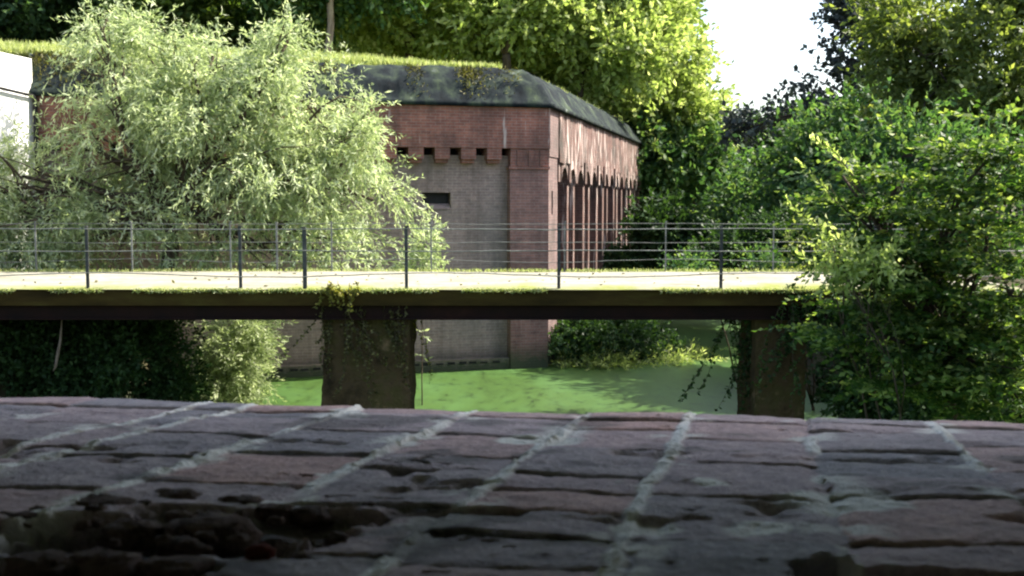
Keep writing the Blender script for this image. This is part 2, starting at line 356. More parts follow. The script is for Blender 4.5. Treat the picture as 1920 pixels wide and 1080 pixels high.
for sgn, uu in ((-1, u0), (1, u1)):
    mb = MB(); ua, ub = (uu - .8, uu + .02) if sgn < 0 else (uu - .02, uu + .8)
    mb.hexa([lw(ua, -2.6, -.4), lw(ub, -2.6, -.4), lw(ub, .03, -.4), lw(ua, .03, -.4), lw(ua, -2.6, 1.12), lw(ub, -2.6, 1.12), lw(ub, .03, 1.12), lw(ua, .03, 1.12)])
    mb.build('unseen_jamb', M['bounce_white'], CAS)  # unseen jamb, put in with the roof to shade the ledge
mb = MB()
mb.hexa([lw(u0 - .8, -2.6, 1.122), lw(u1 + .8, -2.6, 1.122), lw(u1 + .8, .46, 1.122), lw(u0 - .8, .46, 1.122), lw(u0 - .8, -2.6, 1.9), lw(u1 + .8, -2.6, 1.9), lw(u1 + .8, .46, 1.9), lw(u0 - .8, .46, 1.9)])
mb.build('ceiling_sunshade', M['bounce_white'], CAS)  # unseen roof, carried past the rim to keep sun off the ledge
mb = MB(); mb.hexa([lw(u0 - .8, -2.9, -1.5), lw(u1 + .8, -2.9, -1.5), lw(u1 + .8, -2.61, -1.5), lw(u0 - .8, -2.61, -1.5), lw(u0 - .8, -2.9, 1.9), lw(u1 + .8, -2.9, 1.9), lw(u1 + .8, -2.61, 1.9), lw(u0 - .8, -2.61, 1.9)])
mb.build('back_wall', M['bounce_white'], CAS)

# rubble on the ledge
def rock(name, p, r, mat, seed, label, flat=.6, group='loose brick crumbs in the hollow of the ledge'):
    rg = np.random.default_rng(seed); nu_, nv_ = 14, 10; vsx = []; fs = []
    for j in range(nv_ + 1):
        for i in range(nu_):
            th = math.pi * j / nv_; ph = 2 * math.pi * i / nu_
            d = np.array([math.sin(th) * math.cos(ph), math.sin(th) * math.sin(ph), math.cos(th)])
            k = .75 + .55 * float(vnoise3(d[None] * 1.0 + seed * 3.3 + 50, 2.2, seed)[0]) + .15 * rg.uniform(-1, 1) * (0 < j < nv_)
            d = np.sign(d) * np.abs(d) ** .7
            vsx.append(p + r * k * (U * d[0] * 1.25 + V * d[1] * .9 + Nn * d[2] * flat))
    for j in range(nv_):
        for i in range(nu_): q = (i + 1) % nu_; fs.append((j * nu_ + i, (j + 1) * nu_ + i, (j + 1) * nu_ + q, j * nu_ + q))
    mb = MB(); mb.add(np.array(vsx) - p, fs); o = mb.build(name, mat, smooth=True, uv=False); o.location = p; tag(o, label, 'rubble', group); return o
rub = [(200, 940, .045, 'large pale brick crumb at the back left rim of the hollow'), (330, 925, .04, 'brown brick crumb behind the hollow, right of the large pale one'),
       (455, 935, .034, 'small brick crumb midway along the back rim of the hollow'), (520, 945, .03, 'knobbly crumb near the right end of the back rim'),
       (585, 950, .028, 'rightmost crumb of the row at the back rim of the hollow'), (250, 985, .04, 'dark brick lump in the middle of the hollow'),
       (400, 985, .055, 'broad flat dark slab of crumbled brick at the right of the hollow'), (340, 1010, .03, 'small crumb in front of the broad flat slab'),
       (200, 1045, .04, 'dark crumb at the bottom left of the hollow'), (330, 1055, .04, 'dark rounded crumb at the bottom of the hollow'),
       (28, 960, .03, 'small dark crumb alone at the left edge of the ledge'), (90, 1050, .04, 'low dark lump in the bottom left corner')]
for i, (px, py, r, lab) in enumerate(rub):
    a, b = on_ledge(px, py); rock('brick_crumb', lw(a, b, -.012), r * .72, M['rubble'], i + 3, lab, .55)
rg_ = np.random.default_rng(8)
for i in range(26):
    px, py = rg_.uniform(60, 700), rg_.uniform(930, 1060); a, b = on_ledge(px, py)
    rock('brick_crumb', lw(a, b, -.004), rg_.uniform(.005, .013), M['rubble'], 60 + i, 'tiny grey brick grit strewn in and around the crumbled hollow', .8, 'tiny brick grit around the hollow')
a, b = on_ledge(487, 1045); rock('brick_crumb', lw(a, b, .004), .012, M['rubble_red'], 40, 'small dark red crumb alone to the right of the hollow', .8)

# ------------------------------------------------------------------ fort
def fp(s, o, z): p = CR + AV * s + NV * o; return (p[0], p[1], z)
def sp(s, o, z): p = CR + BV * s + MV * o; return (p[0], p[1], z)
def seg(mb, fn, s0, s1, o0, o1, z0, z1):
    mb.hexa([fn(s0, o0, z0), fn(s1, o0, z0), fn(s1, o1, z0), fn(s0, o1, z0), fn(s0, o0, z1), fn(s1, o0, z1), fn(s1, o1, z1), fn(s0, o1, z1)])
FT = thing('brick_fort', tuple(CR), 'red brick moated fort with dark mossy coping and turf roof behind the bridge', 'fort')
zb, zt, zk, zpc = zc(293), zc(203), zc(300), zc(318); zf_, zr_ = zc(279), zc(292)
SL = s_of(78)
# recess wall with window hole
wa, wb, wz0, wz1 = s_of(850), s_of(796), zat(824, 393, 29.4), zat(824, 361, 29.4)
sp0 = s_of(956)
mb = MB()
seg(mb, fp, sp0 - .3, wa, -.7, -.28, -.8, zr_); seg(mb, fp, wb, SL, -.7, -.28, -.8, zr_)
seg(mb, fp, wa, wb, -.7, -.28, -.8, wz0); seg(mb, fp, wa, wb, -.7, -.28, wz1, zr_)
mb.build('recessed_wall', M['brick_recess'], FT)
mb = MB(); seg(mb, fp, wa + .03, wb - .03, -.60, -.50, wz0 - .1, wz1 + .1); wn = mb.build('gun_slit_dark', M['black'], FT)  # black plate standing for the dark inside the opening
mb = MB(); mb.hexa([fp(wa + .003, -.49, wz0), fp(wb - .003, -.49, wz0), fp(wb - .003, -.26, wz0 + .003), fp(wa + .003, -.26, wz0 + .003), fp(wa + .003, -.49, wz0 + .16), fp(wb - .003, -.49, wz0 + .16), fp(wb - .003, -.26, wz0 + .03), fp(wa + .003, -.26, wz0 + .03)])
mb.build('sill', M['brick_recess'], wn).parent_type = 'OBJECT'
# band
mb = MB(); seg(mb, fp, -.02, SL, -.7, .06, zf_, zt); mb.build('brick_band', M['brick_band'], FT)
mb = MB(); seg(mb, fp, .1, SL, -1.0, -.702, -.5, zf_ + .3); mb.build('gap_shade_sheet', M['black'], FT)  # black sheet painting the shade seen between the corbels
pitch = s_of(780) - s_of(829)
s = s_of(940)
while s < SL - .4:
    mb = MB(); seg(mb, fp, s, s + .40, -.68, .045, zk - .0, zf_ - .002)
    seg(mb, fp, s + .03, s + .37, -.279, -.06, zk - .10, zk - .002)
    mb.build('corbel', M['brick_band'], FT); s += pitch
# pilaster (slightly battered), cap
mb = MB(); mb.hexa([fp(-.08, -.7, -.8), fp(sp0, -.7, -.8), fp(sp0, .10, -.8), fp(.05, .10, -.8), fp(-.08, -.7, zpc), fp(sp0, -.7, zpc), fp(sp0, 0, zpc), fp(.02, 0, zpc)])
mb.build('pilaster', M['brick_pilaster'], FT)
mb = MB(); seg(mb, fp, -.02, sp0 + .03, -.7, .04, zpc + .002, zpc + .08); seg(mb, fp, .0, sp0 - .02, -.7, .02, zpc + .082, zf_ - .003)
for k in range(3): seg(mb, fp, .12 + k * .32, .26 + k * .32, .021, .05, zpc + .09, zf_ - .05)
mb.build('pilaster_cap', M['brick_band'], FT)
# plinth
mb = MB(); seg(mb, fp, sp0 + .01, SL, -.28, .0, -.8, zat(900, 672, 29.6) - .0); mb.build('plinth', M['brick_recess'], FT)
mb = MB()
for k in range(40):
    ss = sp0 + .3 + k * .32 + random.uniform(-.05, .05); seg(mb, fp, ss, ss + .2, -.2, .012, .18, .18 + random.uniform(.04, .09))
mb.build('plinth_hole_shade', M['black'], FT)  # black blocks standing for the dark of the gaps
# coping: sloped front, hip at the corner, sloped side
zct = zc(128) + .05; o_in = -.85; zlip = zt + .10
Lf, Ls = SL + .2, 25.0
mb = MB()
def rng(o, z): return [fp(Lf, o, z), None, sp(Ls, o, z)]
def corner(o, z):
    # intersection of the two offset lines
    A = np.array([[AV[0], -BV[0]], [AV[1], -BV[1]]]); r = (MV - NV)[:2] * o; t = np.linalg.solve(A, r)
    p = CR + NV * o + AV * t[0]; return (p[0], p[1], z)
rings = []
prof = [(-.6, zt + .002), (.16, zt + .002), (.17, zlip), (.08, zlip + .05)] + [(.08 - .38 * t_, zlip + .05 + .57 * t_) for t_ in (.2, .4, .6, .8)] + [(-.30, zlip + .62)] + [(-.30 + (o_in + .30) * t_, zlip + .62 + (zct - zlip - .62) * t_) for t_ in (.25, .5, .75)] + [(o_in, zct), (-1.6, zct + .02)]
for o, z in prof:
    zf = z
    rings.append([fp(Lf, o, zf), corner(o, zf), sp(Ls, o, zf)])
# subdivide along length with small unevenness
verts = []; K1, K2 = 130, 200
for r in rings:
    a, c0, b = map(np.array, r)
    row = [a + (c0 - a) * i / K1 for i in range(K1)] + [c0 + (b - c0) * i / K2 for i in range(K2 + 1)]
    verts.append(row)
nr = len(verts); nc = len(verts[0]); vv = []
for j in range(nr):
    for i in range(nc):
        p = verts[j][i].copy()
        if j >= 3: q_ = .11 * (float(fbm(np.array([i * .16]), np.array([j * .55]), 4)[0]) - .5) + .05 * (float(vnoise2(np.array([i * .9]), np.array([j * 1.3]), 4)[0]) - .5); p[2] += q_; p[1] -= q_ * .8
        vv.append(p)
fs = [(j * nc + i, j * nc + i + 1, (j + 1) * nc + i + 1, (j + 1) * nc + i) for j in range(nr - 1) for i in range(nc - 1)]
mb.add(vv, fs); mb.build('coping', M['coping'], FT, smooth=True)
# side wall
mb = MB(); seg(mb, sp, .005, 1.25, -.7, .02, zb + .0, zt); mb.build('side_band', M['brick_corner'], FT)
mb = MB(); rg_ = np.random.default_rng(3); ns, nz_ = 260, 16; sb0, sb1 = 1.252, 25.0; vv = []
for j in range(nz_ + 1):
    for i in range(ns + 1):
        s_ = sb0 + (sb1 - sb0) * i / ns; t_ = j / nz_
        e_ = .03 + .13 * max(0, float(fbm(np.array([s_ * 1.9 + 5]), np.array([t_ * 1.3]), 63, 3, .6)[0]) - .30) * (1.1 - .5 * t_)
        vv.append(sp(s_, e_ + .035 * (float(vnoise2(np.array([s_ * 6.]), np.array([t_ * 2.5]), 64)[0]) - .5), zk - .07 * float(vnoise2(np.array([s_ * 3.]), np.array([0.]), 65)[0]) * (1 - t_) + (zt - zk) * t_))
fs = [(j * (ns + 1) + i, j * (ns + 1) + i + 1, (j + 1) * (ns + 1) + i + 1, (j + 1) * (ns + 1) + i) for j in range(nz_) for i in range(ns)]
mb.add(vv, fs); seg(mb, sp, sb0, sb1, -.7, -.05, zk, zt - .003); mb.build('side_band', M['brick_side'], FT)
sw0, sw1, sz0, sz1 = .42, .62, zat(1036, 402, 30.5), zat(1036, 358, 30.5)
mb = MB(); seg(mb, sp, .02, sw0, -.5, -.01, -.8, zb - .002); seg(mb, sp, sw1, 1.25, -.5, -.01, -.8, zb - .002)
seg(mb, sp, sw0, sw1, -.5, -.01, -.8, sz0); seg(mb, sp, sw0, sw1, -.5, -.01, sz1, zb - .002); mb.build('corner_pier', M['brick_corner'], FT)
mb = MB(); seg(mb, sp, sw0 - .02, sw1 + .02, -.45, -.3, sz0 - .05, sz1 + .05); mb.build('gun_slit_dark', M['black'], FT)  # dark interior of the slit painted as a black plate
mb = MB(); seg(mb, sp, 1.25, 25, -1.6, -1.1, -.8, zb - .002); mb.build('side_recess', M['brick_shaded'], FT)
bay = 1.32; s = 1.25; zar = zk - .15
while s < 23.6:
    mb = MB(); bw = .24 + .12 * random.random(); bo = random.uniform(-.07, .04); seg(mb, sp, s, s + bw, -1.1, bo, -.8, zar - .42); seg(mb, sp, s - .0, s + .30, -.7, bo + .08, zar - .418, zb - .003)
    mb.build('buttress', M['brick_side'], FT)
    # arched head between buttresses
    mb = MB(); x0, x1 = s + .302, s + bay - .002; rr = (x1 - x0) / 2; cx = (x0 + x1) / 2; n_ = 8
    for i in range(n_):
        t0, t1 = math.pi * i / n_, math.pi * (i + 1) / n_
        xa, xb = cx - rr * math.cos(t0), cx - rr * math.cos(t1); za, zb_ = zar - .5 + rr * math.sin(t0), zar - .5 + rr * math.sin(t1)
        mb.hexa([sp(xa, -.7, za), sp(xb, -.7, zb_), sp(xb, .05, zb_), sp(xa, .05, za), sp(xa, -.7, zb - .004), sp(xb, -.7, zb - .004), sp(xb, .05, zb - .004), sp(xa, .05, zb - .004)])
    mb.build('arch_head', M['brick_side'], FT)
    s += bay
# turf roof
K = 50; tv = []; J = 14
def roofz(s, d):
    rise = 1.0 * sstep(1.2, 4.0, s * 1.0) * sstep(0.0, 2.2, d) 
    return zct + .02 + rise * .42 + .08 * (float(vnoise2(np.array([s * .8]), np.array([d * .8]), 6)[0]) - .5)
for j in range(J):
    for i in range(K):
        s = -.2 + (Lf + 6) * i / (K - 1); d = 9.5 * j / (J - 1); p = CR + AV * s - NV * (1.45 + d) + (BV * 0); tv.append((p[0] + 0, p[1], roofz(s, d)))
mb = MB(); mb.add(tv, [(j * K + i, j * K + i + 1, (j + 1) * K + i + 1, (j + 1) * K + i) for j in range(J - 1) for i in range(K - 1)])
mb.build('turf_roof', M['turf'], FT, smooth=True)
tv = []; J2 = 30; K2_ = 8
for j in range(J2):
    for i in range(K2_):
        p = np.array(sp(.6 + 24.3 * j / (J2 - 1), -1.55 - 9.5 * i / (K2_ - 1), zct - .02 + .2 * min(i, 2))); tv.append(p)
mb = MB(); mb.add(tv, [(j * K2_ + i, j * K2_ + i + 1, (j + 1) * K2_ + i + 1, (j + 1) * K2_ + i) for j in range(J2 - 1) for i in range(K2_ - 1)])
mb.build('turf_roof', M['turf'], FT, smooth=True)
mb = MB(); seg(mb, sp, 24.6, 25, -10, -.7, -.8, zt); mb.build('rear_wall', M['brick_shaded'], FT)

# white wing wall, gutter and downpipe at the left end
e0 = np.array(fp(SL + .05, .02, 0)); e1 = e0 + np.array([-.55, -3.6, 0])
WW = thing('white_annex', tuple(e0), 'white rendered annex wall in full sun at the left edge, beside the fort', 'building')
mb = MB(); zw1 = zat(30, 108, 26.3); pd = np.array([-.6, .09, 0])
mb.hexa([(*(e0 + pd)[:2], -.5), (*(e1 + pd)[:2], -.5), (*e1[:2], -.5), (*e0[:2], -.5), (*(e0 + pd)[:2], zw1), (*(e1 + pd)[:2], zw1), (*e1[:2], zw1), (*e0[:2], zw1)])
mb.build('wall', M['plaster'], WW)
g0 = at(62, 180, e0[1] - .1); g0 = g0 + np.array([.02, 0, 0]); w4 = e0 + (e1 - e0) * .39; g1 = np.array([w4[0] + .06, w4[1], zat(0, 165, w4[1])]); g1 = g0 + (g1 - g0) * 2.4
mb = MB(); mb.tube([g0, (g0 + g1) / 2 + [0.03, 0, 0], g1], [.035, .035, .035], 8); mb.build('gutter', M['black'], WW)
gb = g0.copy(); gb[2] = .8; gm = g0 + np.array([.02, 0, -.12]); mb = MB(); mb.tube([g0, gm, gb + [.02, 0, 0]], [.05, .055, .055], 8); mb.build('downpipe', M['black'], WW)

# ------------------------------------------------------------------ leaves
def leaf_mesh(name, Pb, D, L, W, mat, parent=None, rnd=None, seed=0):
    """Pb base points, D unit directions, L lengths, W widths -> rhombic leaves with a random roll"""
    n = len(Pb); rg = np.random.default_rng(seed); D = D / (np.linalg.norm(D, axis=1, keepdims=True) + 1e-9)
    r = rg.normal(size=(n, 3)) * .8 + [0, 0, 0.6]; S = np.cross(D, r); S /= (np.linalg.norm(S, axis=1, keepdims=True) + 1e-9)
    L = np.broadcast_to(L, n)[:, None] * rg.uniform(.7, 1.25, (n, 1)); W = np.broadcast_to(W, n)[:, None] * rg.uniform(.7, 1.25, (n, 1))
    nrm = np.cross(D, S)
    v = np.stack([Pb, Pb + D * L * .45 - S * W * .5 + nrm * W * .15, Pb + D * L - nrm * L * .08, Pb + D * L * .5 + S * W * .5 + nrm * W * .15], 1).reshape(-1, 3)
    me = bpy.data.meshes.new(name); me.vertices.add(4 * n); me.vertices.foreach_set('co', v.astype(np.float32).ravel())
    me.loops.add(4 * n); me.loops.foreach_set('vertex_index', np.arange(4 * n, dtype=np.int32)); me.polygons.add(n)
    me.polygons.foreach_set('loop_start', np.arange(0, 4 * n, 4, dtype=np.int32)); me.update(calc_edges=True)
    if rnd is None: rnd = rg.uniform(0, 1, n)
    a = me.attributes.new('rnd', 'FLOAT', 'POINT'); a.data.foreach_set('value', np.repeat(np.clip(rnd, 0, 1), 4).astype(np.float32))
    return link(name, me, mat, parent)
def crown_twigs(blobs, dens, seed, gap=.42, gsc=1.1, shell=.5):
    """blobs: (x,y,z,rx,ry,rz). Twig bases spread in the volume, thinned by noise so gaps stay."""
    rg = np.random.default_rng(seed); Ps = []; Ds = []
    for (x, y, z, rx, ry, rz) in blobs:
        n = int(dens * (rx * ry * rz) ** (2 / 3) * 12)
        d = rg.normal(size=(n, 3)); d /= np.linalg.norm(d, axis=1, keepdims=True); r = rg.uniform(0, 1, (n, 1)) ** shell
        bump_ = 1 + .55 * (vnoise3(d * 1.0 + seed + 10, 2.6, seed)[:, None] - .5) * 2
        Ps.append(np.array([x, y, z]) + d * r * bump_ * np.array([rx, ry, rz])); Ds.append(d)
    P = np.concatenate(Ps); D = np.concatenate(Ds)
    k = vnoise3(P + 100, gsc, seed + 1) * .6 + vnoise3(P + 200, gsc * 2.3, seed + 2) * .4 > gap
    return P[k], D[k]
def leaves_on(P, D, k, tl, L, W, droop, seed, out=.5, flat=0, spread=.5):
    rg = np.random.default_rng(seed); n = len(P)
    D = D * out + rg.normal(size=(n, 3)) * .5; D[:, 2] = D[:, 2] * (1 - flat) - droop; D /= np.linalg.norm(D, axis=1, keepdims=True)
    t = np.tile(np.linspace(0, 1, k), n)[:, None]; Pr = np.repeat(P, k, 0); Dr = np.repeat(D, k, 0)
    tlr = np.repeat(rg.uniform(.6, 1.3, n) * tl, k)[:, None]
    base = Pr + Dr * t * tlr + np.array([0, 0, -1]) * (t ** 2) * tlr * droop * .5
    ld = Dr * .7 + rg.normal(size=(n * k, 3)) * spread; ld[:, 2] = ld[:, 2] * (1 - flat * .7) - droop * .6
    rn = np.repeat(rg.uniform(0, 1, n), k) * .55 + rg.uniform(0, 1, n * k) * .45
    return base, ld, rn
def limb(mb, a, b, r0, r1, seed, sag=0, k=7, n=6):
    rg = np.random.default_rng(seed); a = np.array(a, float); b = np.array(b, float); L = np.linalg.norm(b - a); pts = []
    off = rg.normal(size=3) * L * .09
    for i in range(k):
        t = i / (k - 1); p = a + (b - a) * t + off * math.sin(math.pi * t) + rg.normal(size=3) * L * .012 * (0 < i < k - 1); p[2] += sag * L * math.sin(math.pi * t)
        pts.append(p)
    mb.tube(pts, [r0 + (r1 - r0) * i / (k - 1) for i in range(k)], n); return pts
def tree(name, label, cat, base, fork, blobs, mat, bark, dens=1.0, k=7, tl=.5, L=.2, W=.1, droop=.1, gap=.42, gsc=1.1, r0=.2, seed=1, group=None, out=.5, flat=0, subs=5, shell=.5, spread=.5, trunk_name='trunk', crown_name='crown', layer=0):
    T = thing(name, tuple(base), label, cat, group)
    mb = MB(); base = np.array(base, float); fork = np.array(fork, float)
    rg = np.random.default_rng(seed + 5); tp = [base - [0, 0, .4]] + [base + (fork - base) * t_ + np.array([rg.normal(), rg.normal() * .5, 0]) * r0 * .9 * math.sin(math.pi * t_) for t_ in np.linspace(0, 1, 10)]
    mb.tube(tp, [r0 * 1.5] + [r0 * (1.2 - .4 * t_) for t_ in np.linspace(0, 1, 10)], 10)
    for i, b in enumerate(blobs):
        c = np.array(b[:3]); pts = limb(mb, fork, c, r0 * .55, r0 * .2, seed * 31 + i, sag=.05)
        for j in range(subs):
            d = rg.normal(size=3); d /= np.linalg.norm(d); e = c + d * np.array(b[3:]) * .85
            limb(mb, pts[3 + j % 3], e, r0 * .2, r0 * .04, seed * 77 + i * 9 + j, sag=.06, k=6, n=5)
    mb.build(trunk_name, bark, T, smooth=True, uv=False)
    P, D = crown_twigs(blobs, dens, seed, gap, gsc, shell)
    if layer:
        q_ = (P[:, 2] + .18 * P[:, 0] + .5 * vnoise2(P[:, 0] * .8, P[:, 1] * .8, seed)) / layer; P[:, 2] -= ((q_ % 1) - .5) * layer * .72
    b_, ld, rn = leaves_on(P, D, k, tl, L, W, droop, seed + 3, out, flat, spread)
    leaf_mesh(crown_name, b_, ld, L, W, mat, T, rn, seed)
    return T
NL = [0]
def pb(px, py, Y, rx, rz, ry=None):      # blob from the picture column/row it fills, its distance and its radii in picture pixels
    p = at(px, py, Y); k = Y / F; return (p[0], p[1], p[2], rx * k, (ry if ry else (rx + rz) / 2 * k), rz * k)
def gz(x, y):
    return float(Z[np.argmin(abs(gy - y)), np.argmin(abs(gx - x))])

# willow behind the left half of the bridge
wbl = [pb(215, 120, 25.4, 95, 90, 1.3), pb(300, 95, 25.6, 90, 60, 1.2), pb(190, 45, 25.4, 60, 35, .8), pb(500, 150, 25.6, 95, 80, 1.1), pb(540, 75, 25.4, 35, 45, .5), pb(400, 105, 25.5, 60, 40, .8), pb(370, 190, 25, 150, 110, 1.5), pb(600, 210, 25.6, 100, 80, 1.1),
       pb(240, 270, 25, 120, 100, 1.5), pb(130, 250, 25.2, 40, 40, .5), pb(480, 290, 24.8, 150, 100, 1.5), pb(640, 310, 25.4, 110, 85, 1.2), pb(700, 375, 25.2, 80, 35, .9),
       pb(60, 365, 24.6, 120, 85, 1.2), pb(230, 430, 24.6, 130, 80, 1.3), pb(420, 470, 25.4, 70, 45, .9), pb(620, 450, 25.2, 90, 55, 1.0), pb(560, 380, 25.5, 130, 60, 1.1), pb(60, 480, 24.8, 130, 60, 1.2), pb(40, 330, 24.4, 90, 55, .8), pb(120, 400, 24.2, 110, 70, .9), pb(10, 430, 24.2, 90, 70, .9), pb(-20, 330, 24, 60, 60, .8), pb(320, 300, 26, 200, 130, 1), pb(530, 485, 25.3, 80, 30, .9), pb(690, 250, 25.6, 50, 70, .7)]
base = at(300, 640, 25.3); base[2] = .3
tree('willow_tree', 'large pale-leaved willow with drooping narrow leaves behind the left half of the bridge', 'tree', base, at(325, 392, 25.0), wbl, M['willow'], M['bark'],
     dens=56, k=13, tl=.7, L=.155, W=.036, droop=.4, gap=.54, gsc=1.7, r0=.2, seed=2, out=.8, shell=.45)
# low sunlit willow shrub seen under the bridge
wbl = [pb(430, 650, 23.7, 55, 60, .7), pb(420, 735, 23.5, 55, 50, .7), pb(480, 620, 23.7, 35, 35, .5), pb(455, 700, 23.7, 45, 55, .6)]
base = at(420, 770, 24.2); base[2] = -.2
tree('willow_shrub', 'sunlit yellow-green willow shrub at the water, seen under the left span of the bridge', 'shrub', base, at(425, 700, 24.2), wbl, M['willow'], M['bark'],
     dens=90, k=10, tl=.4, L=.13, W=.03, droop=.25, gap=.36, r0=.06, seed=4, out=.8)
base = at(790, 560, 24.3); base[2] = -.1
tree('willow_sapling', 'thin willow sapling with pale leaves in front of the recessed fort wall', 'sapling', base, at(790, 520, 24.3), [pb(800, 455, 24.3, 24, 40, .4), pb(790, 495, 24.3, 36, 20, .4), pb(785, 620, 24.3, 14, 40, .3)], M['willow'], M['bark'],
     dens=60, k=8, tl=.3, L=.14, W=.035, droop=.1, gap=.45, r0=.012, seed=6, out=.8)

# trees behind the fort
def btree(label, blobs, mat, px, Y, zb_=None, r0=.22, bark='bark', **kw):
    NL[0] += 1; x = (px - 960) / F * Y; b = (x, Y, zb_ if zb_ is not None else gz(x, Y) - .1)
    f = (x + .3, Y, max(b[2] + 2.5, min(q[2] for q in blobs) - .3) + (3.2 if bark == 'bark_pale' else 0))
    a = dict(dens=26, k=7, tl=.8, L=.3, W=.17, droop=.1, gap=.42, gsc=.7); a.update(kw)
    return tree('broadleaf_tree', label, 'tree', b, f, blobs, mat, M[bark], r0=r0, seed=20 + NL[0], group='trees around the fort', **a)
btree('dark tree above the turf roof in the top left corner', [pb(60, 20, 46, 130, 70), pb(-60, -30, 46, 120, 90), pb(150, -60, 46, 120, 80)], M['dark'], 60, 46, 7)
btree('dark green tree above the turf roof behind the willow top', [pb(300, 10, 45, 110, 80), pb(400, -60, 46, 120, 90), pb(430, 50, 47, 100, 50)], M['forest'], 340, 45, 7)
btree('tree with a pale twisting trunk rising above the turf roof', [pb(560, -20, 44, 110, 60), pb(680, -50, 44, 110, 70), pb(500, 45, 46, 60, 50)], M['mid'], 612, 43, 7, r0=.14, bark='bark_pale')
btree('leafy tree just left of the end of the turf roof', [pb(700, 30, 47, 120, 70), pb(820, -20, 47, 120, 80), pb(790, 60, 48, 80, 40)], M['bright'], 760, 47, 7)
btree('bright green tree right behind the sloping end of the turf roof', [pb(900, 40, 46, 100, 70), pb(1000, 20, 46, 110, 90), pb(960, 100, 47, 60, 40)], M['bright'], 935, 45, 6)
btree('tall bright yellow-green tree above the corner of the fort coping', [pb(1090, 40, 48, 110, 100), pb(1160, 110, 47, 100, 90), pb(1050, 130, 49, 90, 70), pb(1195, 30, 49, 90, 80), pb(1120, -60, 48, 120, 90)], M['bright'], 1075, 47, 2, r0=.16, dens=30)
btree('bright tree standing over the far end of the fort against the white sky', [pb(1240, 120, 52, 85, 80), pb(1280, 210, 52, 80, 70), pb(1200, 210, 51, 80, 70), pb(1195, -30, 53, 80, 100)], M['bright'], 1240, 52, 1.5, dens=30)
btree('mid green tree hanging low beside the far end of the fort', [pb(1240, 290, 50, 70, 60), pb(1310, 290, 51, 70, 70), pb(1190, 260, 54, 60, 60), pb(1270, 360, 52, 80, 60)], M['mid'], 1290, 51, 1.5)
btree('dull dark tree at the end of the moat under the notch of sky', [pb(1370, 300, 58, 90, 55), pb(1440, 330, 58, 100, 80), pb(1340, 380, 57, 110, 70), pb(1460, 250, 60, 70, 40)], M['dark'], 1400, 58, 2, dens=30)
btree('grey-leaved tree in silhouette against the sky, leaning in from the right', [pb(1600, 60, 44, 60, 60), pb(1560, 160, 44, 60, 60), pb(1500, 215, 44, 50, 40), pb(1440, 230, 44, 45, 26), pb(1650, -20, 44, 90, 60), pb(1390, 245, 44, 30, 20), pb(1640, 180, 44, 80, 80)], M['grey'], 1700, 44, 3, gap=.55, gsc=1.6, L=.28, W=.19, dens=24)
btree('teal green tree in the middle of the right bank', [pb(1560, 300, 38, 110, 80), pb(1480, 340, 38, 80, 70), pb(1640, 230, 38, 100, 80), pb(1500, 420, 38, 120, 60), pb(1400, 400, 40, 80, 60)], M['mid'], 1580, 38, 2.6, dens=30, L=.24, W=.14)
btree('tall yellow-green tree filling the top right corner', [pb(1820, 60, 30, 130, 90), pb(1900, 170, 29, 110, 100), pb(1740, 150, 31, 110, 90), pb(1700, 40, 32, 90, 80), pb(1900, -20, 30, 120, 80), pb(1830, 250, 30, 110, 80)], M['olive'], 1850, 30, 2.6, L=.2, W=.12, dens=34, tl=.6, gap=.44)
btree('dark bushy tree above the right end of the bridge', [pb(1700, 280, 27, 110, 80), pb(1600, 340, 27, 100, 70), pb(1800, 340, 26, 120, 90), pb(1690, 400, 26, 130, 70), pb(1900, 380, 26, 100, 100)], M['mid'], 1750, 26, 2.6, L=.17, W=.1, dens=34, tl=.5)

# wood beyond, one mass
rg = np.random.default_rng(77); n = 26000
X_ = rg.uniform(-45, 13, n); Y_ = rg.uniform(62, 70, n); Zt = 17 + 3 * vnoise2(X_ * .25, Y_ * 0, 3); Z_ = rg.uniform(1, 1, n) + rg.uniform(0, 1, n) * Zt
lim = (1285 - 960) / F * Y_ ; kk = X_ < lim + 1.5 * (vnoise2(Z_ * .6, Y_ * 0, 8) - .5); Pw = np.stack([X_, Y_, Z_], 1)[kk]
b_, ld, rn = leaves_on(Pw, rg.normal(size=Pw.shape), 5, .8, .5, .3, .1, 78)
tag(leaf_mesh('distant_wood', b_, ld, .5, .3, M['forest'], None, rn, 79), 'dark leafy wood closing the view behind the fort', 'wood', kind='stuff')
n = 9000; X_ = rg.uniform(9, 60, n); Y_ = rg.uniform(66, 72, n); Z_ = rg.uniform(1, 8.5, n) + (X_ - 9) * .25 * rg.uniform(0, 1, n); Pw = np.stack([X_, Y_, Z_], 1)
b_, ld, rn = leaves_on(Pw, rg.normal(size=Pw.shape), 5, .8, .5, .3, .1, 88)
tag(leaf_mesh('distant_wood', b_, ld, .5, .3, M['dark'], None, rn, 89), 'low dark wood at the end of the moat, below the notch of sky', 'wood', kind='stuff')

